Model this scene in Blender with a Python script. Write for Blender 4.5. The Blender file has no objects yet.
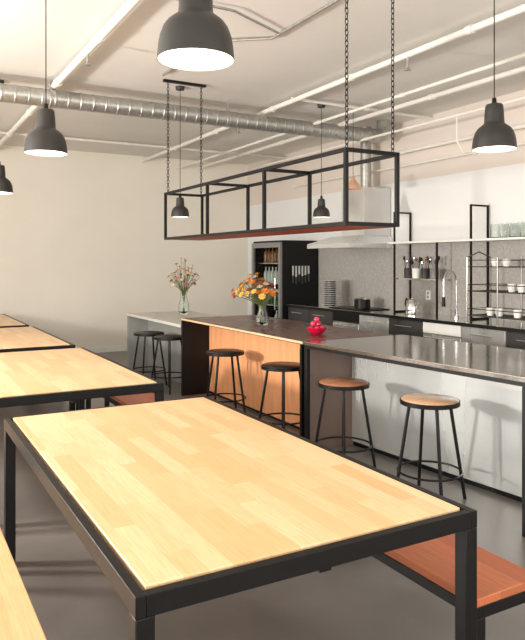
import bpy, bmesh, math, random
from mathutils import Vector, Matrix
random.seed(7)
scene=bpy.context.scene
col=scene.collection
R=math.radians

# ---------------------------------------------------------------- materials
def lin(c):
    return tuple(((v/255)/12.92 if v/255<=.04045 else ((v/255+.055)/1.055)**2.4) for v in c)
def base(name):
    m=bpy.data.materials.new(name); m.use_nodes=True
    nt=m.node_tree; b=nt.nodes['Principled BSDF']
    return m,nt,b
def mat(name,c,rough=.5,metal=0.,var=.08,scale=6.,stretch=(1,1,1),bump=0.,rvar=0.,spec=.5,coat=0.):
    m,nt,b=base(name); c=lin(c)
    tc=nt.nodes.new('ShaderNodeTexCoord'); mp=nt.nodes.new('ShaderNodeMapping')
    mp.inputs['Scale'].default_value=stretch
    n=nt.nodes.new('ShaderNodeTexNoise'); n.inputs['Scale'].default_value=scale; n.inputs['Detail'].default_value=5
    r=nt.nodes.new('ShaderNodeValToRGB')
    r.color_ramp.elements[0].position=.3; r.color_ramp.elements[1].position=.7
    r.color_ramp.elements[0].color=tuple(v*(1-var) for v in c)+(1,)
    r.color_ramp.elements[1].color=tuple(min(1,v*(1+var)) for v in c)+(1,)
    nt.links.new(tc.outputs['Object'],mp.inputs[0]); nt.links.new(mp.outputs[0],n.inputs['Vector'])
    nt.links.new(n.outputs['Fac'],r.inputs[0]); nt.links.new(r.outputs[0],b.inputs['Base Color'])
    b.inputs['Roughness'].default_value=rough; b.inputs['Metallic'].default_value=metal
    b.inputs['Specular IOR Level'].default_value=spec; b.inputs['Coat Weight'].default_value=coat
    if rvar:
        mr=nt.nodes.new('ShaderNodeMapRange'); mr.inputs['To Min'].default_value=rough-rvar; mr.inputs['To Max'].default_value=rough+rvar
        nt.links.new(n.outputs['Fac'],mr.inputs['Value']); nt.links.new(mr.outputs[0],b.inputs['Roughness'])
    if bump:
        bp=nt.nodes.new('ShaderNodeBump'); bp.inputs['Strength'].default_value=bump; bp.inputs['Distance'].default_value=.01
        nt.links.new(n.outputs['Fac'],bp.inputs['Height']); nt.links.new(bp.outputs[0],b.inputs['Normal'])
    return m
def glass(name,c=(245,250,248),rough=.02):
    m,nt,b=base(name); b.inputs['Base Color'].default_value=lin(c)+(1,)
    b.inputs['Transmission Weight'].default_value=1; b.inputs['Roughness'].default_value=rough; b.inputs['IOR'].default_value=1.3
    return m
def emis(name,c,s):
    m,nt,b=base(name); b.inputs['Base Color'].default_value=lin(c)+(1,)
    b.inputs['Emission Color'].default_value=lin(c)+(1,); b.inputs['Emission Strength'].default_value=s
    return m
def staves(name,c1,c2,c3,bw=.42,rh=.07,rough=.35,rot=90):
    m,nt,b=base(name)
    N=nt.nodes.new; L=nt.links.new
    tc=N('ShaderNodeTexCoord'); mp=N('ShaderNodeMapping'); mp.inputs['Rotation'].default_value=(0,0,R(rot))
    L(tc.outputs['Object'],mp.inputs[0])
    def brick(w,off,a,bb,ms):
        k=N('ShaderNodeTexBrick'); k.inputs['Scale'].default_value=1; k.inputs['Brick Width'].default_value=w
        k.inputs['Row Height'].default_value=rh; k.inputs['Mortar Size'].default_value=ms; k.inputs['Mortar Smooth'].default_value=.2
        k.offset=off; k.offset_frequency=2; k.squash=1.35; k.squash_frequency=3
        k.inputs['Color1'].default_value=a; k.inputs['Color2'].default_value=bb
        k.inputs['Mortar'].default_value=tuple(v*.72 for v in a[:3])+(1,)
        L(mp.outputs[0],k.inputs['Vector']); return k
    k1=brick(bw,.43,lin(c1)+(1,),lin(c2)+(1,),.0006)
    n=N('ShaderNodeTexNoise'); n.inputs['Scale'].default_value=9; n.inputs['Detail'].default_value=7; n.inputs['Distortion'].default_value=.4
    mp2=N('ShaderNodeMapping'); mp2.inputs['Scale'].default_value=(.9,14,14); L(mp.outputs[0],mp2.inputs[0]); L(mp2.outputs[0],n.inputs['Vector'])
    mx=N('ShaderNodeMix'); mx.data_type='RGBA'; mx.inputs['B'].default_value=lin(c3)+(1,)
    rm=N('ShaderNodeValToRGB'); rm.color_ramp.elements[0].position=.38; rm.color_ramp.elements[1].position=.8
    rm.color_ramp.elements[1].color=(.5,.5,.5,1)
    L(n.outputs['Fac'],rm.inputs[0]); L(rm.outputs[0],mx.inputs['Factor']); L(k1.outputs['Color'],mx.inputs['A'])
    L(mx.outputs['Result'],b.inputs['Base Color']); b.inputs['Roughness'].default_value=rough
    b.inputs['Specular IOR Level'].default_value=.4
    return m

M={}
M['table']=staves('butcher_block',(240,208,164),(228,182,130),(212,160,108))
M['bench']=staves('bench_wood',(198,116,74),(168,88,54),(128,64,38),bw=1.1,rh=.11,rough=.42)
M['benchlight']=staves('bench_light',(232,190,142),(216,164,112),(196,138,88),bw=1.0,rh=.09,rough=.4)
M['black']=mat('black_steel',(14,12,12),.42,.1,.2,20,spec=.3)
M['blackpanel']=mat('black_panel',(12,10,10),.5,0,.2,10,spec=.3)
M['shade']=mat('shade_grey',(54,52,50),.45,.2,.1,12,spec=.4)
M['shadein']=mat('shade_inside',(240,236,225),.5,0,.03,5)
M['lampglow']=emis('lamp_glow',(255,244,222),5)
M['steel']=mat('brushed_steel',(222,221,218),.13,1,.05,3,(1,30,1),0,.05)
M['steelpanel']=mat('steel_panel',(220,222,220),.26,.65,.08,2.2,(1,1,.2),0,.06)
M['chrome']=mat('chrome',(225,225,225),.1,1,.03,8)
M['galv']=mat('galvanised',(176,175,170),.38,.75,.16,26,(1,1,1),0,.1)
M['brown']=mat('brown_top',(92,56,48),.28,0,.12,4,(1,1,1),0,.04,spec=.35)
M['paleedge']=mat('ply_edge',(214,180,140),.5,0,.15,40)
M['panelwood']=mat('panel_wood',(228,160,112),.42,0,.12,3,(6,6,.6))
M['greytop']=mat('grey_top',(200,197,188),.35,0,.06,8)
M['greypanel']=mat('grey_panel',(150,149,144),.5,0,.06,5)
M['floor']=mat('concrete_floor',(108,103,99),.32,0,.3,1.1,(1,1,1),.04,.12)
M['wall']=mat('plaster_cream',(236,229,216),.85,0,.03,1.2)
M['ceil']=mat('ceiling_paint',(224,220,213),.85,0,.04,.8)
M['white']=mat('white_paint',(236,234,228),.5,0,.03,5)
M['pipe']=mat('pipe_paint',(228,223,214),.5,0,.04,5)
M['glass']=glass('clear_glass')
M['plate']=mat('ceramic',(240,238,234),.25,0,.03,10)
M['cab']=mat('cabinet_dark',(58,56,56),.45,0,.1,4)
M['cabgrey']=mat('cabinet_grey',(138,138,136),.4,.3,.08,4)
M['red']=mat('rail_red',(184,88,62),.5,0,.15,8)
M['copper']=mat('copper_shade',(222,176,150),.35,.3,.06,8)
M['green']=mat('stem_green',(96,104,58),.7,0,.2,20)
M['seatw']=mat('seat_wood',(210,170,136),.35,0,.15,6,(1,12,1))
M['seatd']=mat('seat_wood_dark',(170,116,84),.32,0,.18,6,(1,12,1))
M['seatk']=mat('seat_black',(40,36,34),.35,0,.18,6)
M['chain']=mat('chain_steel',(56,52,50),.4,.8,.15,20)
M['endreflect']=mat('end_dark_reflection',(118,98,88),.4,.2,.15,3,(1,1,.4))  # steel end panel, its dark brownish reflection put into the base colour
M['crimson']=mat('crimson_glaze',(186,18,54),.25,0,.15,12)
M['fruit']=mat('fruit_pink_red',(220,44,88),.35,0,.25,18)
M['fruitd']=mat('fruit_dark_red',(150,14,36),.35,0,.25,18)

def twotone():
    m,nt,b=base('two_tone_wall'); N=nt.nodes.new; L=nt.links.new
    tc=N('ShaderNodeTexCoord'); s=N('ShaderNodeSeparateXYZ'); L(tc.outputs['Object'],s.inputs[0])
    r=N('ShaderNodeValToRGB'); r.color_ramp.interpolation='CONSTANT'
    mr=N('ShaderNodeMath'); mr.operation='DIVIDE'; mr.inputs[1].default_value=4; L(s.outputs['Z'],mr.inputs[0]); L(mr.outputs[0],r.inputs[0])
    r.color_ramp.elements[0].color=lin((230,230,228))+(1,)
    r.color_ramp.elements[1].position=2.62/4; r.color_ramp.elements[1].color=lin((220,209,199))+(1,)
    L(r.outputs[0],b.inputs['Base Color']); b.inputs['Roughness'].default_value=.85
    return m
M['two']=twotone()
def tiles():
    m,nt,b=base('splash_tiles'); N=nt.nodes.new; L=nt.links.new
    tc=N('ShaderNodeTexCoord')
    sep=N('ShaderNodeSeparateXYZ'); cmb=N('ShaderNodeCombineXYZ')
    L(tc.outputs['Object'],sep.inputs[0]); L(sep.outputs['Y'],cmb.inputs['X']); L(sep.outputs['Z'],cmb.inputs['Y'])
    k=N('ShaderNodeTexBrick'); k.inputs['Scale'].default_value=1; k.inputs['Brick Width'].default_value=.024; k.inputs['Row Height'].default_value=.024
    k.offset=0
    k.inputs['Mortar Size'].default_value=.0015
    k.inputs['Color1'].default_value=lin((172,168,162))+(1,); k.inputs['Color2'].default_value=lin((154,150,145))+(1,); k.inputs['Mortar'].default_value=lin((172,168,164))+(1,)
    L(cmb.outputs[0],k.inputs['Vector']); L(k.outputs['Color'],b.inputs['Base Color']); b.inputs['Roughness'].default_value=.4
    return m
M['tiles']=tiles()

# ---------------------------------------------------------------- mesh builder
class MB:
    def __init__(s): s.b=bmesh.new()
    def box(s,x0,x1,y0,y1,z0,z1):
        v=[s.b.verts.new((x,y,z)) for x in(x0,x1) for y in(y0,y1) for z in(z0,z1)]
        for f in((0,1,3,2),(4,6,7,5),(0,4,5,1),(2,3,7,6),(0,2,6,4),(1,5,7,3)): s.b.faces.new([v[i] for i in f])
        return s
    def skew(s,lim,k):
        for v in s.b.verts:
            if v.co.y>lim: v.co.y-=v.co.x*k
        return s
    def frame(s,p,q):
        d=(q-p).normalized(); up=Vector((0,0,1)) if abs(d.z)<.95 else Vector((1,0,0))
        u=d.cross(up).normalized(); w=u.cross(d).normalized(); return u,w
    def bar(s,p,q,a,b=None):
        b=b or a; p=Vector(p);q=Vector(q);u,w=s.frame(p,q); rs=[]
        for c in(p,q): rs.append([s.b.verts.new(c+u*(i*a/2)+w*(j*b/2)) for i,j in((-1,-1),(1,-1),(1,1),(-1,1))])
        for i in range(4): s.b.faces.new((rs[0][i],rs[0][(i+1)%4],rs[1][(i+1)%4],rs[1][i]))
        s.b.faces.new(rs[0][::-1]); s.b.faces.new(rs[1]); return s
    def tube(s,pts,r,seg=10,closed=False):
        pts=[Vector(p) for p in pts]; n=len(pts); rings=[]
        rr=r if isinstance(r,(list,tuple)) else [r]*n
        pu=None
        for i,p in enumerate(pts):
            a=pts[(i-1)%n] if (i>0 or closed) else p; c=pts[(i+1)%n] if (i<n-1 or closed) else p
            d=(c-a).normalized()
            if pu is None:
                up=Vector((0,0,1)) if abs(d.z)<.9 else Vector((1,0,0)); u=d.cross(up).normalized()
            else: u=(pu-d*pu.dot(d)).normalized()
            pu=u; w=d.cross(u)
            rings.append([s.b.verts.new(p+(u*math.cos(t)+w*math.sin(t))*rr[i]) for t in[2*math.pi*k/seg for k in range(seg)]])
        m=n if closed else n-1
        for i in range(m):
            A=rings[i];B=rings[(i+1)%n]
            for k in range(seg): s.b.faces.new((A[k],A[(k+1)%seg],B[(k+1)%seg],B[k]))
        if not closed: s.b.faces.new(rings[0][::-1]); s.b.faces.new(rings[-1])
        return s
    def ring(s,c,R_,r,seg=28,t=8,axis='z',sx=1,sy=1):
        pts=[]
        for i in range(seg):
            a=2*math.pi*i/seg; x=R_*sx*math.cos(a); y=R_*sy*math.sin(a)
            o={'z':(x,y,0),'x':(0,x,y),'y':(x,0,y)}[axis]; pts.append(Vector(c)+Vector(o))
        return s.tube(pts,r,t,True)
    def lathe(s,prof,c=(0,0,0),seg=32):
        c=Vector(c); rings=[]
        for r,z in prof:
            if r<1e-5: rings.append([s.b.verts.new(c+Vector((0,0,z)))])
            else: rings.append([s.b.verts.new(c+Vector((r*math.cos(2*math.pi*k/seg),r*math.sin(2*math.pi*k/seg),z))) for k in range(seg)])
        for A,B in zip(rings,rings[1:]):
            for k in range(seg):
                k2=(k+1)%seg
                if len(A)==1 and len(B)==1: continue
                if len(A)==1: s.b.faces.new((A[0],B[k2],B[k]))
                elif len(B)==1: s.b.faces.new((A[k],A[k2],B[0]))
                else: s.b.faces.new((A[k],A[k2],B[k2],B[k]))
        return s
    def ball(s,c,r,sc=(1,1,1),seg=10):
        m=Matrix.Translation(c)@Matrix.Diagonal((sc[0],sc[1],sc[2],1))
        bmesh.ops.create_uvsphere(s.b,u_segments=seg,v_segments=max(5,seg//2+1),radius=r,matrix=m); return s
    def obj(s,name,m,parent=None,bevel=0,label=None,smooth=True):
        bmesh.ops.recalc_face_normals(s.b,faces=s.b.faces)
        me=bpy.data.meshes.new(name); s.b.to_mesh(me); s.b.free()
        if smooth:
            me.shade_smooth()
            me.set_sharp_from_angle(angle=R(38))
        o=bpy.data.objects.new(name,me); col.objects.link(o); me.materials.append(M[m] if isinstance(m,str) else m)
        if parent: o.parent=parent
        if bevel:
            md=o.modifiers.new('bevel','BEVEL'); md.width=bevel; md.segments=2; md.limit_method='ANGLE'; md.angle_limit=R(40)
        if label: o['label']=label
        return o
def thing(name,loc,label,cat,group=None,rot=0):
    e=bpy.data.objects.new(name,None); e.empty_display_size=.05; e.location=loc; e.rotation_euler=(0,0,rot); col.objects.link(e)
    tag(e,label,cat,group); return e
def tag(o,label,cat,group=None):
    o['label']=label; o['category']=cat
    if group: o['group']=group
    return o
def struct(o): o['kind']='structure'; return o
def clone(root,loc,rot=None,label=None):
    n=root.copy(); col.objects.link(n); n.location=loc
    if rot is not None: n.rotation_euler=(0,0,rot)
    if label: n['label']=label
    def rec(a,b):
        for c in a.children:
            k=c.copy(); k.parent=b; col.objects.link(k); rec(c,k)
    rec(root,n); return n

# ---------------------------------------------------------------- room shell
H=3.42; WX=6.0; WY=11.3; LX=-2.6; RY=-2.4
struct(MB().box(LX-.2,WX+.2,RY-.2,WY+.2,-.15,0).obj('floor','floor',smooth=False))
struct(MB().box(LX-.2,WX+.2,RY-.2,WY+.2,H,H+.15).obj('ceiling','ceil',smooth=False))
struct(MB().box(LX-.2,WX+.2,WY,WY+.2,0,H).obj('wall_back','wall',smooth=False))
struct(MB().box(WX,WX+.2,RY-.2,WY,0,H).obj('wall_right','two',smooth=False))
w=MB()
w.box(LX-.2,LX,RY-.2,WY,0,.45); w.box(LX-.2,LX,RY-.2,WY,3.2,H)
ys=[RY-.2+.3+i*2.3 for i in range(6)]
for y in ys: w.box(LX-.2,LX,y-.15,y+.15,.45,3.2)
w.box(LX-.2,LX,ys[-1]+.15,WY,.45,3.2)
struct(w.obj('wall_left','wall',smooth=False))
w=MB()
w.box(LX,WX,RY-.2,RY,0,.45); w.box(LX,WX,RY-.2,RY,3.2,H)
xs=[LX+.1+i*2.1 for i in range(5)]
for x in xs: w.box(x-.1,x+.1,RY-.2,RY,.45,3.2)
struct(w.obj('wall_front','wall',smooth=False))
wn=1
for a,b in zip(ys,ys[1:]):
    f=MB()
    y0=a+.15;y1=b-.15
    for y in (y0+.03,(y0+y1)/2,y1-.03): f.bar((LX-.1,y,.45),(LX-.1,y,3.2),.05,.05)
    for z in (.48,1.8,3.17): f.bar((LX-.1,y0,z),(LX-.1,y1,z),.05,.05)
    struct(f.obj('window_%d'%wn,'black',smooth=False)); wn+=1
for a,b in zip(xs,xs[1:]):
    f=MB()
    x0=a+.1;x1=b-.1
    for x in (x0+.03,(x0+x1)/2,x1-.03): f.bar((x,RY-.1,.45),(x,RY-.1,3.2),.05,.05)
    for z in (.48,1.8,3.17): f.bar((x0,RY-.1,z),(x1,RY-.1,z),.05,.05)
    struct(f.obj('window_%d'%wn,'black',smooth=False)); wn+=1
struct(MB().box(LX,WX,WY-.015,WY,0,.1).obj('baseboard_back','white',smooth=False))
struct(MB().box(WX-.02,WX,3.2,8.84,.9,1.8).obj('trim_1','tiles',smooth=False))

# ---------------------------------------------------------------- tables and benches
def make_table(loc,L,W,label):
    t=thing('dining_table',loc,label,'table','long communal dining tables')
    h=.75; f=.05
    MB().box(f-.012,W-f+.012,f-.012,L-f+.012,h-.035,h+.004).obj('tabletop','table',t,.003)
    fr=MB()
    z0=h-.055
    fr.box(0,f*.55,0,L,z0,h); fr.box(W-f*.55,W,0,L,z0,h); fr.box(f*.55,W-f*.55,0,f*.55,z0,h); fr.box(f*.55,W-f*.55,L-f*.55,L,z0,h)
    fr.bar((W/2,.03,h-.06),(W/2,L-.03,h-.06),.04,.04)
    fr.obj('table_frame','black',t,.002)
    for x in(0,W-f):
        for y in(0,L-f):
            MB().box(x,x+f,y,y+f,0,z0).obj('leg','black',t,.003)
    return t
T=make_table((.51,1.53,0),2.1,1.14,'pale butcher-block dining table with black steel frame')
for i,(x,y) in enumerate([(.44,4.15),(.42,6.48),(.40,8.82)]):
    clone(T,(x,y,0),label=['pale butcher-block table with black frame, second in the row','pale butcher-block table with black frame, third in the row','pale butcher-block table with black frame, beside the cream wall'][i])
def make_bench(loc,L,W,label,wood):
    t=thing('bench',loc,label,'bench','benches along the dining tables')
    h=.45
    MB().box(.0,W,0,L,h-.03,h).obj('seat',wood,t,.004)
    fr=MB(); z0=h-.07
    fr.box(0,.03,0,L,z0,h-.03); fr.box(W-.03,W,0,L,z0,h-.03); fr.box(.03,W-.03,0,.03,z0,h-.03); fr.box(.03,W-.03,L-.03,L,z0,h-.03)
    fr.obj('bench_frame','black',t,.002)
    for x in(0,W-.04):
        for y in(.0,L-.04): MB().box(x,x+.04,y,y+.04,0,z0).obj('leg','black',t,.002)
    return t
B=make_bench((1.67,1.55,0),2.05,.32,'reddish-brown wooden bench with black steel legs beside the dining table','bench')
B2=make_bench((.05,1.55,0),2.05,.35,'pale wooden bench with black steel legs beside the dining table','benchlight')
for x,y in((1.60,4.2),(1.58,6.5),(1.56,8.85)): clone(B,(x,y,0))
for x,y in((.04,4.2),(.02,6.5),(0,8.85)): clone(B2,(x,y,0))

# ---------------------------------------------------------------- island counters
c=thing('island_counter',(2.95,4.59,0),'stainless steel island counter with black posts and shiny steel front','counter',rot=R(4.6))
zc=.90; K=math.tan(R(4.6))
MB().box(0,1.05,-2.15,-.003,zc-.03,zc).skew(-.06,K).obj('worktop','steel',c,.003)
MB().box(.006,1.044,-2.144,-.008,zc-.055,zc-.0305).skew(-.06,K).obj('worktop_edge','black',c)
MB().box(.45,.48,-2.1,-.09,.04,zc-.06).obj('front_panel','steelpanel',c)
MB().box(.035,.48,-.05,-.02,.0,zc-.06).skew(-.06,K).obj('end_panel','endreflect',c)
for x,y in((.0,-.05),(.0,-2.07),(1.0,-.13),(1.0,-2.07)):
    MB().box(x,x+.035,y,y+.035,0,zc-.056).obj('leg','black',c,.002)
MB().box(.47,.5,-2.1,-.09,0,.04).obj('plinth','black',c)
c=thing('island_counter',(2.95,4.60,0),'island counter with dark brown top and warm wood front','counter')
MB().box(.008,.97,.008,2.6,zc-.03,zc).obj('worktop','brown',c,.002)
MB().box(0,.0079,0,2.6,zc-.022,zc-.004).obj('worktop_edge','paleedge',c)
MB().box(.34,.37,.04,2.56,.03,zc-.03).obj('front_panel','panelwood',c)
MB().box(.0,.97,2.56,2.6,0,zc-.03).obj('end_panel','blackpanel',c)
MB().box(.0,.97,.008,.035,zc-.06,zc-.03).obj('support_rail','black',c)
MB().box(.0,.03,.008,.04,0,zc-.06).obj('leg','black',c)
MB().box(.36,.4,.04,2.56,0,.03).obj('plinth','black',c)
c=thing('island_counter',(2.95,7.22,0),'lower grey island counter standing near the cream wall','counter')
MB().box(0,.97,0,2.0,.785,.82).obj('worktop','greytop',c,.003)
MB().box(.3,.33,.02,1.96,0,.785).obj('front_panel','greypanel',c)
MB().box(.0,.97,1.96,2.0,0,.785).obj('end_panel','greypanel',c)

# ---------------------------------------------------------------- stools
def make_stool(loc,seatm,label,rot=0):
    s=thing('bar_stool',loc,label,'stool','round bar stools at the island',rot)
    h=.66; r=.19
    MB().lathe([(0,h-.022),(r-.008,h-.022),(r-.006,h-.004),(r-.012,h),(0,h)],seg=40).obj('seat',seatm,s)
    MB().lathe([(r-.008,h-.034),(r+.002,h-.034),(r+.002,h-.006),(r-.006,h-.006)],seg=40).lathe([(0,h-.035),(r-.006,h-.035),(r-.006,h-.024),(0,h-.024)],seg=40).obj('seat_rim','black',s)
    for k in range(4):
        a=R(45+90*k)
        t=Vector((math.cos(a),math.sin(a),0))
        MB().tube([t*.135+Vector((0,0,h-.03)),t*.235+Vector((0,0,.0))],.0115,10).obj('leg','black',s)
    MB().ring((0,0,.19),.206,.0075,40,8).obj('footring','black',s)
    return s
S=make_stool((2.95,4.03,0),'seatd','round stool with brown wooden seat and black steel legs',R(8))
S2=make_stool((3.07,3.25,0),'seatw','round stool with pale wooden seat by the steel counter',R(20))
S3=make_stool((2.93,6.0,0),'seatk','round stool with dark seat before the wood-fronted counter',R(-10))
clone(S3,(2.98,4.95,0),R(15))
clone(S3,(2.86,8.05,0),R(5),'round stool with dark seat before the grey counter')
clone(S3,(2.93,7.52,0),R(25),'round stool with dark seat before the grey counter')

# ---------------------------------------------------------------- pendants
def make_pendant(loc,label,sc=1.):
    p=thing('pendant_lamp',loc,label,'lamp','dark grey pendant lamps')
    r=.136
    prof=[(r,0),(r*.995,.012),(.132,.05),(.126,.083),(.115,.113),(.1,.134),(.08,.15),(.066,.16),(.0615,.17),(.059,.22),(.055,.27),(.050,.284),(.03,.29),(0,.291)]
    prof=[(a*sc,b*sc) for a,b in prof]; r*=sc
    MB().lathe(prof,seg=48).obj('lamp_shade','shade',p)
    inn=[(r-.001,0.0005),(r-.004,.002),(.127*sc,.05*sc),(.12*sc,.083*sc),(.108*sc,.112*sc),(.09*sc,.134*sc),(0,.148*sc)]
    MB().lathe(inn,seg=48).obj('shade_lining','shadein',p)
    MB().lathe([(0,.018*sc),(.122*sc,.018*sc),(.122*sc,.024*sc),(0,.024*sc)],seg=40).obj('light_diffuser','lampglow',p)
    t=.29*sc
    MB().lathe([(0,t),(.016,t),(.013,t+.035),(0,t+.04)],seg=16).obj('cord_grip','black',p)
    MB().tube([(0,0,t+.035),(0,0,H-loc[2]-.03)],.0035,8).obj('cord','black',p)
    MB().lathe([(0,H-loc[2]-.04),(.045,H-loc[2]-.035),(.05,H-loc[2]),(0,H-loc[2])],seg=24).obj('ceiling_canopy','shade',p)
    return p
zp=2.26
P=make_pendant((.94,2.16,zp),'dark grey metal pendant lamp over the bench-lined dining table')
clone(P,(.89,4.49,zp),label='dark grey metal pendant lamp over the second dining table')
clone(P,(.98,7.3,zp),label='dark grey metal pendant lamp over the third dining table')
clone(P,(3.33,2.95,zp),label='dark grey metal pendant lamp over the steel counter')
P2=make_pendant((2.70,6.62,2.03),'small dark pendant lamp hanging past the end of the metal rack',.72)
P3=make_pendant((4.47,6.55,2.08),'small dark pendant lamp hanging over the kitchen aisle',.76)

p=thing('pendant_lamp',(4.9,6.5,2.43),'small copper-toned pendant lamp near the extractor hood','lamp')
MB().lathe([(.1,0),(.095,.02),(.07,.07),(.03,.11),(.02,.15),(0,.155)],seg=32).obj('lamp_shade','copper',p)
MB().tube([(0,0,.15),(0,0,H-2.43)],.003,6).obj('cord','black',p)

# ---------------------------------------------------------------- hanging rack
rk=thing('hanging_rack',(0,0,0),'long black steel frame rack hung from chains above the island','rack')
x0,x1,y0,y1,z0,z1=2.47,2.88,3.35,6.45,1.79,2.25
rk.location=(x0,y0,z0); W=x1-x0;L=y1-y0;Hh=z1-z0;t=.024
for x in(0,W):
    for z in(0,Hh): MB().bar((x,-t/2,z),(x,L+t/2,z),t).obj('long_rail','black',rk)
for i in range(4):
    y=L*i/3
    for z in(0,Hh): MB().bar((t/2,y,z),(W-t/2,y,z),t).obj('cross_rail','black',rk)
for i in range(4):
    for x in(0,W): MB().bar((x,L*i/3,t/2),(x,L*i/3,Hh-t/2),t).obj('post','black',rk)
MB().box(t/2,W-t/2,t/2,L-t/2,-.012,.0).obj('shelf_board','red',rk)
def chain(x,y,name='chain'):
    m=MB(); z=Hh+.02; top=H-z0-.02; i=0
    while z<top:
        pts=[]
        for k in range(10):
            a=2*math.pi*k/10; u=.011*math.cos(a); v=.022*math.sin(a)
            pts.append((x+(u if i%2 else 0),y+(0 if i%2 else u),z+v))
        m.tube(pts,.0034,5,True); z+=.034; i+=1
    return m.obj(name,'chain',rk)
for x in(0.02,W-.02):
    for y in(0.02,L-.02): chain(x,y)
for y in(.02,L-.02):
    MB().box(-.03,W+.03,y-.02,y+.02,H-z0-.025,H-z0).obj('ceiling_bracket','black',rk)

# ---------------------------------------------------------------- ceiling services
dy=6.9;dz=3.2;dr=.088
m=MB(); pts=[];rad=[]
x=-2.5
while x<5.5:
    pts+= [(x,dy,dz),(x+.10,dy,dz),(x+.105,dy,dz),(x+.118,dy,dz),(x+.123,dy,dz)]; rad+=[dr,dr,dr+.004,dr+.004,dr]; x+=.128
m.tube(pts,rad,28)
duct=thing('ventilation_duct',(0,0,0),'galvanised round spiral ventilation duct crossing under the ceiling','duct')
m.obj('duct_body','galv',duct)
MB().tube([(5.48,dy,dz),(5.58,dy,dz),(5.66,dy,dz+.03),(5.7,dy,dz+.1),(5.7,dy,H)],[.097,.097,.092,.09,.09],24).obj('duct_elbow','galv',duct)
for x in(-1.2,1.4,3.4,5.1): MB().tube([(x,dy,dz+dr),(x,dy,H)],.006,6).ring((x,dy,dz),dr+.003,.007,24,6,'x').obj('duct_hanger','galv',duct)
def pipe(pts,r,label,m='pipe'):
    o=MB().tube(pts,r,12)
    for a,b in zip(pts,pts[1:]):
        a=Vector(a);b=Vector(b);l=(b-a).length;n=int(l/1.6)
        for i in range(1,n+1):
            c=a+(b-a)*(i/(n+1)); d=(b-a).normalized()*.03
            o.tube([c-d,c+d],r*1.3,12)
    o=o.obj('ceiling_pipe',m); tag(o,label,'pipe','painted ceiling pipes'); return o
Y0=RY
pipe([(1.45,Y0,3.33),(1.45,WY,3.33)],.033,'cream painted straight pipe under the ceiling')
pipe([(2.75,Y0,3.395),(2.75,4.75,3.395),(2.35,5.05,3.395),(2.35,6.2,3.395)],.012,'thin bent conduit fixed to the ceiling','galv')
pipe([(2.72,4.6,3.39),(2.2,4.35,3.39),(1.5,4.35,3.39)],.01,'thin branch conduit on the ceiling','galv')
pipe([(3.9,Y0,3.34),(3.9,WY,3.34)],.028,'cream painted sprinkler pipe under the ceiling')
pipe([(4.55,Y0,3.25),(4.55,WY,3.25)],.018,'thin cream pipe under the ceiling')
pipe([(4.95,Y0,3.28),(4.95,WY,3.28)],.026,'cream painted pipe above the kitchen')
pipe([(5.3,Y0,3.12),(5.3,9.8,3.12)],.016,'thin pipe hung above the kitchen')
pipe([(5.9,Y0,3.0),(5.9,WY,3.0)],.022,'cream pipe running along the kitchen wall')
pipe([(5.92,Y0,2.82),(5.92,9.5,2.82)],.014,'thin pipe along the kitchen wall')
pipe([(3.9,6.3,3.37),(6.0,6.3,3.37)],.018,'cream crossing pipe above the kitchen')
pipe([(-2.6,9.9,3.36),(6,9.9,3.36)],.02,'cream crossing pipe near the cream wall')
pipe([(5.3,5.2,3.12),(5.3,5.2,2.85),(5.35,5.15,2.72),(5.5,5.1,2.7),(5.6,5.05,2.8),(5.62,5.05,3.0),(5.9,5.05,3.0)],.01,'looped pipe drop above the kitchen','pipe')
for x,y in((3.9,4.4),(3.9,7.6),(1.45,5.6)):
    s=MB().tube([(x,y,3.34),(x,y,3.22)],.01,8).lathe([(0,3.2),(.03,3.205),(.03,3.21),(.008,3.225)],(x,y,0),16).obj('sprinkler_head','galv'); tag(s,'small metal sprinkler head under a ceiling pipe','sprinkler','sprinkler heads')

# ---------------------------------------------------------------- kitchen wall
fr=thing('refrigerator',(5.3,8.86,0),'tall black refrigerator with glass door in steel frame','refrigerator')
b=MB(); b.box(.02,.69,0,.03,.0,1.89).box(.02,.69,.92,.95,0,1.89).box(.66,.69,.03,.92,0,1.89).box(.02,.66,.03,.92,1.84,1.89).box(.02,.66,.03,.92,0,.12)
b.obj('body','blackpanel',fr)
MB().box(.64,.655,.035,.915,.125,1.835).obj('lining','white',fr)
for z in(.5,.85,1.2,1.52): MB().box(.06,.64,.035,.915,z,z+.012).obj('shelf','steel',fr)
d=MB(); d.box(-.02,.018,.01,.07,.08,1.86); d.box(-.02,.018,.88,.94,.08,1.86); d.box(-.02,.018,.07,.88,.08,.16); d.box(-.02,.018,.07,.88,1.78,1.86)
d.obj('door_frame','cabgrey',fr)
mg=glass('fridge_glass',(240,245,242),.02); mg.node_tree.nodes['Principled BSDF'].inputs['IOR'].default_value=1.05
MB().box(-.002,.002,.07,.88,.16,1.78).obj('door_glass',mg,fr)
MB().tube([(-.05,.12,.8),(-.05,.12,1.3)],.01,8).bar((-.05,.12,.82),(-.015,.12,.82),.012).bar((-.05,.12,1.28),(-.015,.12,1.28),.012).obj('handle','chrome',fr)
M['bottleg']=mat('bottle_green',(56,84,52),.12,0,.1,6); M['bottlea']=mat('bottle_amber',(140,92,50),.12,0,.1,6); M['bottlew']=mat('bottle_clear',(206,214,206),.12,0,.05,6)
prof=[(0,0),(.035,0),(.037,.01),(.037,.15),(.03,.18),(.013,.21),(.013,.255),(0,.257)]
bots=[]
for k in('bottleg','bottlea','bottlew'):
    o=MB().lathe(prof,seg=16).obj('bottle',k); tag(o,'glass drink bottle standing on a refrigerator shelf','bottle','bottles in the refrigerator'); bots.append(o)
n=0
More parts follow.
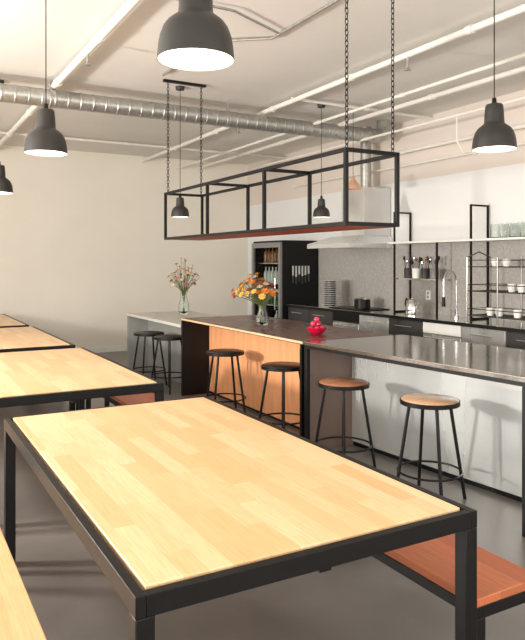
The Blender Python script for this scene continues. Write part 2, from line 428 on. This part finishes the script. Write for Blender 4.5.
for z in(.862,1.212,1.532):
    for i in range(7):
        src=bots[(n*5+i)%3]
        o=src if n<3 and (n*5+i)%3==n and False else src.copy()
        col.objects.link(o); o.location=(5.45,8.95+.11*i,z); n+=1
for o,(yy) in zip(bots,(8.98,9.12,9.26)): o.location=(5.45,yy,.512)
ks=tag(MB().box(5.45,5.85,8.835,8.86,1.42,1.46).obj('knife_rack','black'),'slim magnetic knife strip on the black refrigerator side','knife rack')
for i in range(6):
    kx=5.49+i*.058; ln=[.2,.24,.17,.22,.19,.15][i]
    kn=thing('kitchen_knife',(kx,8.825,1.44),'steel kitchen knife with black handle hanging on the magnetic strip','knife','knives on the magnetic strip')
    MB().box(-.018,.014,-.0,.008,-ln*.5,.05).obj('blade','chrome',kn)
    MB().box(-.01,.01,-.006,.009,-ln*.5-.12,-ln*.5).obj('handle','cab',kn,.003)
def cabinet(loc,mm,label):
    cb=thing('kitchen_cabinet',loc,label,'cabinet','base cabinets along the kitchen wall')
    MB().box(.02,.58,.0,.595,.08,.86).obj('body',mm,cb)
    MB().box(.06,.58,.0,.595,.0,.08).obj('plinth','black',cb)
    dd=MB().box(0,.018,.005,.59,.64,.85).obj('drawer',mm,cb,.002)
    MB().tube([(-.025,.15,.78),(-.025,.45,.78)],.006,8).bar((-.025,.17,.78),(0,.17,.78),.008).bar((-.025,.43,.78),(0,.43,.78),.008).obj('handle','chrome',dd)
    dd=MB().box(0,.018,.005,.59,.09,.63).obj('door',mm,cb,.002)
    MB().tube([(-.025,.15,.57),(-.025,.45,.57)],.006,8).bar((-.025,.17,.57),(0,.17,.57),.008).bar((-.025,.43,.57),(0,.43,.57),.008).obj('handle','chrome',dd)
    return cb
cb=cabinet((5.4,8.24,0),'cab','dark base cabinet with steel handle under the kitchen worktop')
cs=cabinet((5.4,8.24-1.8,0),'steelpanel','stainless steel base cabinet under the kitchen worktop')
clone(cb,(5.4,8.24-.6,0)); clone(cb,(5.4,8.24-.6*4,0)); clone(cs,(5.4,8.24-.6*6,0)); clone(cb,(5.4,8.24-.6*7,0))
for i,l in((2,'stainless oven front under the kitchen worktop'),(5,'stainless dishwasher under the kitchen worktop')):
    o=thing('dishwasher' if i==5 else 'oven',(5.4,8.24-.6*i,0),l,'dishwasher' if i==5 else 'oven')
    MB().box(.02,.58,.0,.595,.0,.86).obj('body','cabgrey',o)
    MB().box(0,.018,.005,.59,.09,.72).obj('door','steelpanel',o,.003)
    MB().box(0,.018,.005,.59,.735,.855).obj('control_panel','white' if i==5 else 'black',o,.002)
    MB().tube([(-.035,.08,.69),(-.035,.52,.69)],.009,8).bar((-.035,.1,.69),(0,.1,.69),.012).bar((-.035,.5,.69),(0,.5,.69),.012).obj('handle','chrome',o)
wt=thing('kitchen_worktop',(5.36,4.03,.86),'long stainless steel worktop with dark edge along the kitchen wall','worktop')
MB().box(.006,.62,.0,4.81,.0,.04).obj('worktop_surface','steel',wt,.002)
MB().box(.0,.0058,.0,4.81,.0,.036).obj('worktop_edge','blackpanel',wt)
hb=thing('cooktop',(5.45,7.05,.90),'black glass cooktop set on the steel worktop','cooktop')
MB().box(0,.48,0,.75,0,.012).obj('glass_surface','black',hb,.002)
for a,b in((.14,.2),(.34,.2),(.14,.55),(.34,.55)): MB().ring((a,b,.0115),.08,.002,28,5).obj('burner','cabgrey',hb)
hd=thing('extractor_hood',(5.2,6.98,1.74),'stainless steel extractor hood on the kitchen wall','hood')
b=MB()
v=[b.b.verts.new(p) for p in((0,0,0),(.79,0,0),(.79,1.0,0),(0,1.0,0),(0,0,.06),(.79,0,.06),(.79,1.0,.06),(0,1.0,.06),(.33,.12,.17),(.79,.12,.17),(.79,.88,.17),(.33,.88,.17))]
for q in((0,3,2,1),(0,1,5,4),(1,2,6,5),(2,3,7,6),(3,0,4,7),(4,5,9,8),(5,6,10,9),(6,7,11,10),(7,4,8,11),(8,9,10,11)): b.b.faces.new([v[i] for i in q])
b.obj('canopy','steelpanel',hd)
MB().box(.33,.79,.12,.62,.17,.82).obj('chimney',mat('hood_box',(206,204,200),.4,.4,.04,3),hd,.003)
MB().tube([(.56,.37,.82),(.56,.37,H-1.74)],.075,24).obj('flue','galv',hd)
def wframe(y,z0_,z1_):
    f=thing('shelf_bracket',(5.7,y,z0_),'black steel rectangular frame bracket on the kitchen wall','shelf bracket','black frames holding the wall shelves')
    w_=.28;h_=z1_-z0_;t_=.02
    MB().bar((0,0,0),(0,0,h_),t_).bar((w_-.012,0,0),(w_-.012,0,h_),t_).bar((t_/2,0,t_/2),(w_-.022,0,t_/2),t_).bar((t_/2,0,h_-t_/2),(w_-.022,0,h_-t_/2),t_).obj('bracket_frame','black',f)
    return f
for y in(6.68,5.38,4.08): wframe(y,.90,2.2)
tag(MB().box(5.68,5.96,3.95,6.78,1.785,1.81).obj('wall_shelf','white',bevel=.002),'long thin pale shelf on black frames','shelf')
tag(MB().box(5.72,5.93,5.95,6.665,1.325,1.345).obj('wall_shelf','steel',bevel=.002),'short steel shelf holding utensil jars','shelf')
tag(MB().box(5.715,5.735,5.93,5.95,.90,1.785).obj('shelf_post','black'),'slim black post carrying the short steel shelf','post')
for i,(y,mm) in enumerate(((6.55,'cab'),(6.40,'white'),(6.24,'cab'),(6.08,'cabgrey'))):
    j=thing('utensil_jar',(5.82,y,1.345),['dark utensil pot filled with spoons and ladles','white ceramic utensil pot with wooden spoons','dark utensil pot filled with whisks','grey utensil pot with spatulas'][i],'jar')
    MB().lathe([(0,0),(.05,0),(.055,.02),(.055,.12),(.058,.125),(.052,.125),(.05,.01),(0,.008)],seg=24).obj('pot',mm,j)
    for k in range(5):
        a=k*1.257+i; l=[.24,.2,.26,.22,.25][k]
        u=thing('utensil',(5.82+.02*math.cos(a),y+.02*math.sin(a),1.357),'long-handled cooking utensil standing in a pot','utensil','cooking utensils in the pots')
        tip=Vector((.035*math.cos(a),.035*math.sin(a),l))
        mm2=['black','seatd','black','chrome','cab'][(k+i)%5]
        MB().tube([(0,0,0),tip*.85],.0045,6).obj('handle',mm2,u)
        MB().ball(tip*.93,.018,(1,.8,1.5),8).obj('utensil_head',mm2,u)
kt=thing('kettle',(5.68,6.32,.90),'brushed steel kettle with black handle on the worktop','kettle')
MB().lathe([(0,0),(.085,0),(.09,.01),(.075,.12),(.055,.17),(.05,.18),(.015,.19),(.012,.205),(0,.207)],seg=28).obj('kettle_body','chrome',kt)
MB().tube([(0,.06,.17),(0,.11,.19),(0,.13,.13),(0,.1,.05),(0,.083,.04)],.009,8).obj('handle','black',kt)
MB().tube([(0,-.075,.08),(0,-.12,.14),(0,-.14,.16)],[.018,.012,.009],10).obj('spout','chrome',kt)
# plates stack
pm=MB().lathe([(0,0),(.09,0),(.1,.003),(.155,.011),(.158,.014),(.15,.0145),(.1,.007),(0,.005)],seg=40)
pl=tag(pm.obj('plate','plate'),'round off-white ceramic plate in a tall stack','plate','stacked plates on the worktop')
pl.location=(5.60,7.98,.90)
for i in range(1,13):
    q=pl.copy(); col.objects.link(q); q.location=(5.60+random.uniform(-.005,.005),7.98+random.uniform(-.005,.005),.90+.031*i)
sp=MB().lathe([(0,0),(.075,0),(.08,.002),(.08,.0215),(.0,.0215)],seg=24)  # added dark discs, painting the shade in the gaps between plates
s0=tag(sp.obj('gap_shade_disc','cab'),'added dark disc standing for the shade between stacked plates','bowl','added shade discs between stacked plates'); s0.location=(5.60,7.98,.9085)
for i in range(1,12):
    q=s0.copy(); col.objects.link(q); q.location=(5.60,7.98,.9085+.031*i)
# faucet
fa=thing('kitchen_faucet',(5.72,5.62,.90),'chrome gooseneck spray faucet on the kitchen worktop','faucet')
MB().lathe([(0,0),(.03,0),(.03,.02),(.018,.03),(.018,.1),(0,.1)],seg=20).obj('base','chrome',fa)
pts=[(0,0,.09),(0,0,.42)]+[(-.1+.1*math.cos(a),0,.42+.13*math.sin(a)) for a in[R(15*k) for k in range(1,13)]]+[(-.2,0,.33),(-.2,0,.25)]
MB().tube(pts,.011,10).obj('spout','chrome',fa)
MB().lathe([(0,.14),(.022,.14),(.018,.25),(0,.25)],(-.2,0,0),16).obj('spray_head','black',fa)
MB().tube([(0,.02,.07),(0,.1,.1)],.008,8).obj('lever','chrome',fa)
# wire dish rack
M['wire']=mat('wire_steel',(112,108,104),.25,1,.05,8)
dr_=thing('dish_rack',(5.42,4.35,.90),'tall chrome wire dish rack standing on the kitchen worktop','dish rack')
wx,wy=.36,.82
for x in(0,wx):
    for y in(0,wy/2,wy): MB().tube([(x,y,0),(x,y,.7)],.008,8).obj('rack_upright','wire',dr_)
for y in (0,wy): MB().tube([(0,y,.7),(wx/2,y,.76),(wx,y,.7)],.007,8).obj('rack_arch','wire',dr_)
for z in(.08,.34,.6):
    g=MB()
    g.tube([(0,0,z),(wx,0,z),(wx,wy,z),(0,wy,z)],.006,6,True)
    g.tube([(0,0,z+.07),(wx,0,z+.07),(wx,wy,z+.07),(0,wy,z+.07)],.005,6,True)
    for i in range(1,20): g.tube([(0,wy*i/20,z),(wx,wy*i/20,z)],.0028,5)
    g.obj('wire_shelf','wire',dr_)
# glass jars on top shelf
gj=MB().lathe([(0,0),(.05,0),(.055,.01),(.055,.12),(.045,.14),(.045,.16),(.042,.16),(.042,.138),(.051,.118),(.051,.012),(0,.006)],seg=24)
g0=tag(gj.obj('glass_jar','glass'),'clear glass storage jar on the long shelf','jar','glass jars on the long shelf'); g0.location=(5.82,5.15,1.81)
for y in(5.02,4.88,4.74,4.6,4.46,4.3):
    q=g0.copy(); col.objects.link(q); q.location=(5.82,y,1.81)
cup=MB().lathe([(0,0),(.03,0),(.04,.04),(.043,.08),(.04,.08),(.036,.04),(.025,.006),(0,.006)],seg=20)
c0=tag(cup.obj('cup','plate'),'small white cup on the wire dish rack','cup','white cups drying on the wire rack'); c0.location=(5.55,4.45,1.243)
for (x,y,z) in((5.55,4.57,1.243),(5.55,4.69,1.243),(5.7,4.5,1.243),(5.55,4.85,.983),(5.55,4.97,.983),(5.55,4.62,.983),(5.6,4.8,1.503),(5.6,4.95,1.503)):
    q=c0.copy(); col.objects.link(q); q.location=(x,y,z)
pt=thing('cooking_pot',(5.62,7.25,.914),'black lidded cooking pot on the cooktop','pot')
MB().lathe([(0,0),(.1,0),(.11,.01),(.11,.13),(.105,.13),(0,.13)],seg=28).obj('pot_body','black',pt)
MB().lathe([(.112,.131),(.1,.145),(.02,.16),(.012,.18),(0,.182)],seg=28).obj('lid','chrome',pt)
ot=thing('wall_outlet',(5.975,6.35,1.13),'small white power outlet on the grey tiled splashback','outlet')
MB().box(-.008,.004,-.04,.04,-.06,.06).obj('cover_plate','white',ot,.003)
MB().box(-.0095,-.008,-.015,.015,.008,.04).box(-.0095,-.008,-.015,.015,-.04,-.008).obj('socket','cabgrey',ot)

# ---------------------------------------------------------------- flowers
def vase(loc,h,r,label):
    prof=[(0,0),(r*.8,0),(r,h*.12),(r*1.02,h*.35),(r*.6,h*.72),(r*.62,h*.88),(r*.85,h),(r*.8,h),(r*.56,h*.87),(r*.54,h*.72),(r*.93,h*.35),(r*.92,h*.13),(0,h*.04)]
    o=MB().lathe(prof,seg=32).obj('vase','glass'); o.location=loc; tag(o,label,'vase'); return o
def blossom(cen,size,matl,parent,d,kind):
    m=MB(); cen=Vector(cen); d=Vector(d).normalized(); u,w_=m.frame(cen,cen+d)
    for n,rr,tilt in ((8,1.,.15),(5,.55,.5)):
        for k in range(n):
            a=2*math.pi*k/n+rr*2; o=(u*math.cos(a)+w_*math.sin(a)); tip=cen+o*size*rr+d*size*tilt; s_=(u*-math.sin(a)+w_*math.cos(a))*size*.32*rr**.5
            mid=cen+o*size*rr*.6+d*size*tilt*.35
            vs=[m.b.verts.new(p) for p in(cen,mid+s_,tip+s_*.4,tip-s_*.4,mid-s_)]
            m.b.faces.new(vs)
    m.ball(cen+d*size*.15,size*.28,seg=8)
    return m.obj('blossom',matl,parent,smooth=False)
def fm(name,c): return mat(name,c,.7,0,.2,30)
fc={'orange':fm('f_orange',(226,134,54)),'yellow':fm('f_yellow',(226,180,84)),'red':fm('f_red',(160,44,40)),'pink':fm('f_pink',(214,120,118)),'cream':fm('f_cream',(222,196,166)),'rust':fm('f_rust',(166,92,62)),'mauve':fm('f_mauve',(160,106,106))}
def bouquet(loc,neck,hh,spread,n,cols,label,size,kind='daisy',bias=(0,0)):
    b_=thing('flower_bouquet',loc,label,'flowers')
    random.seed(int(loc[1]*100))
    st=MB()
    for i in range(n):
        a=2.4*i; q=(i+.5)/n; rad=spread*math.sqrt(q)
        tip=Vector((rad*math.cos(a)+bias[0],rad*math.sin(a)+bias[1],hh*(1-.38*q)*random.uniform(.85,1.08)))
        nk=Vector((neck[0]*math.cos(a),neck[0]*math.sin(a),neck[1]))
        foot=Vector((-nk.x*.5,-nk.y*.5,.02))
        st.tube([foot,nk,nk.lerp(tip,.5)+Vector((0,0,.01)),tip],.0024,5)
        blossom(tip,size*random.uniform(.75,1.25),fc[cols[i%len(cols)]],b_,tip-nk,kind)
        if i%2==0:
            c_=nk.lerp(tip,.6); o=Vector((random.uniform(-1,1),random.uniform(-1,1),.5)).normalized()*size*1.4
            s_=o.cross(Vector((0,0,1))).normalized()*size*.3
            st.b.faces.new([st.b.verts.new(p) for p in(c_,c_+o*.5+s_,c_+o,c_+o*.5-s_)])
    st.obj('stem','green',b_)
    return b_
vase((3.57,8.62,.82),.34,.075,'clear glass vase holding pale dried flowers on the grey counter')
bouquet((3.57,8.62,.835),(.03,.3),.72,.22,50,['cream','mauve','rust','pink','cream','cream'],'pale dried flower bouquet in a glass vase',.028)
vase((3.36,6.0,.90),.22,.062,'clear glass vase holding orange and pink flowers on the dark counter')
bouquet((3.36,6.0,.912),(.025,.19),.48,.25,52,['orange','yellow','rust','pink','orange','mauve','yellow','cream'],'orange, yellow and red flower bouquet in a glass vase',.036,bias=(-.05,.07))
# crimson bowl of fruit
bw=tag(MB().lathe([(0,0),(.045,0),(.05,.004),(.08,.03),(.092,.06),(.088,.061),(.074,.034),(.045,.012),(0,.008)],seg=32).obj('fruit_bowl','crimson'),'small crimson bowl of red fruit on the dark counter','bowl'); bw.location=(3.36,5.0,.90)
pos=[(.049*math.cos(a),.049*math.sin(a),.052) for a in[R(60*k) for k in range(6)]]+[(0,0,.05)]+[(.031*math.cos(a),.031*math.sin(a),.094) for a in[R(36+120*k) for k in range(3)]]+[(0,0,.132)]
for i,pp in enumerate(pos):
    f=thing('fruit',(3.36+pp[0],5.0+pp[1],.90+pp[2]),'round pinkish-red fruit piled in the crimson bowl','fruit','red fruit in the bowl')
    MB().lathe([(0,-.023),(.012,-.022),(.0245,-.008),(.025,.006),(.018,.019),(.006,.021),(0,.017)],seg=18).obj('flesh','fruit' if i%3 else 'fruitd',f)
    MB().tube([(0,0,.016),(.003,0,.027)],.0018,5).obj('stalk','green',f)

# ---------------------------------------------------------------- lights
wd=bpy.data.worlds.new('world'); scene.world=wd; wd.use_nodes=True
bg=wd.node_tree.nodes['Background']; bg.inputs[0].default_value=(1,.975,.935,1); bg.inputs[1].default_value=2.1
def area(loc,rot,sx,sy,e,c=(1,.96,.90)):
    l=bpy.data.lights.new('window_light','AREA'); l.shape='RECTANGLE'; l.size=sx; l.size_y=sy; l.energy=e; l.color=c
    o=bpy.data.objects.new('window_light',l); o.location=loc; o.rotation_euler=rot; col.objects.link(o); return o
area((LX-.3,4.0,1.9),(0,R(-90),0),2.6,9.5,250)
area((LX-.0,5.22,1.62),(0,R(-90),R(-19)),.32,.32,300)
area((1.5,RY-.3,1.9),(R(90),0,0),7,2.6,200)

cam=bpy.data.cameras.new('camera'); co=bpy.data.objects.new('camera',cam); col.objects.link(co); scene.camera=co
co.location=(0,0,1.55); co.rotation_euler=(R(90),0,-R(29.25))
cam.sensor_fit='VERTICAL'; cam.sensor_height=24; cam.lens=24*665/640
cam.shift_y=-(320-262)/640
cam.clip_start=.05
scene.view_settings.view_transform='Standard'
scene.view_settings.look='None'
scene.view_settings.exposure=0.1
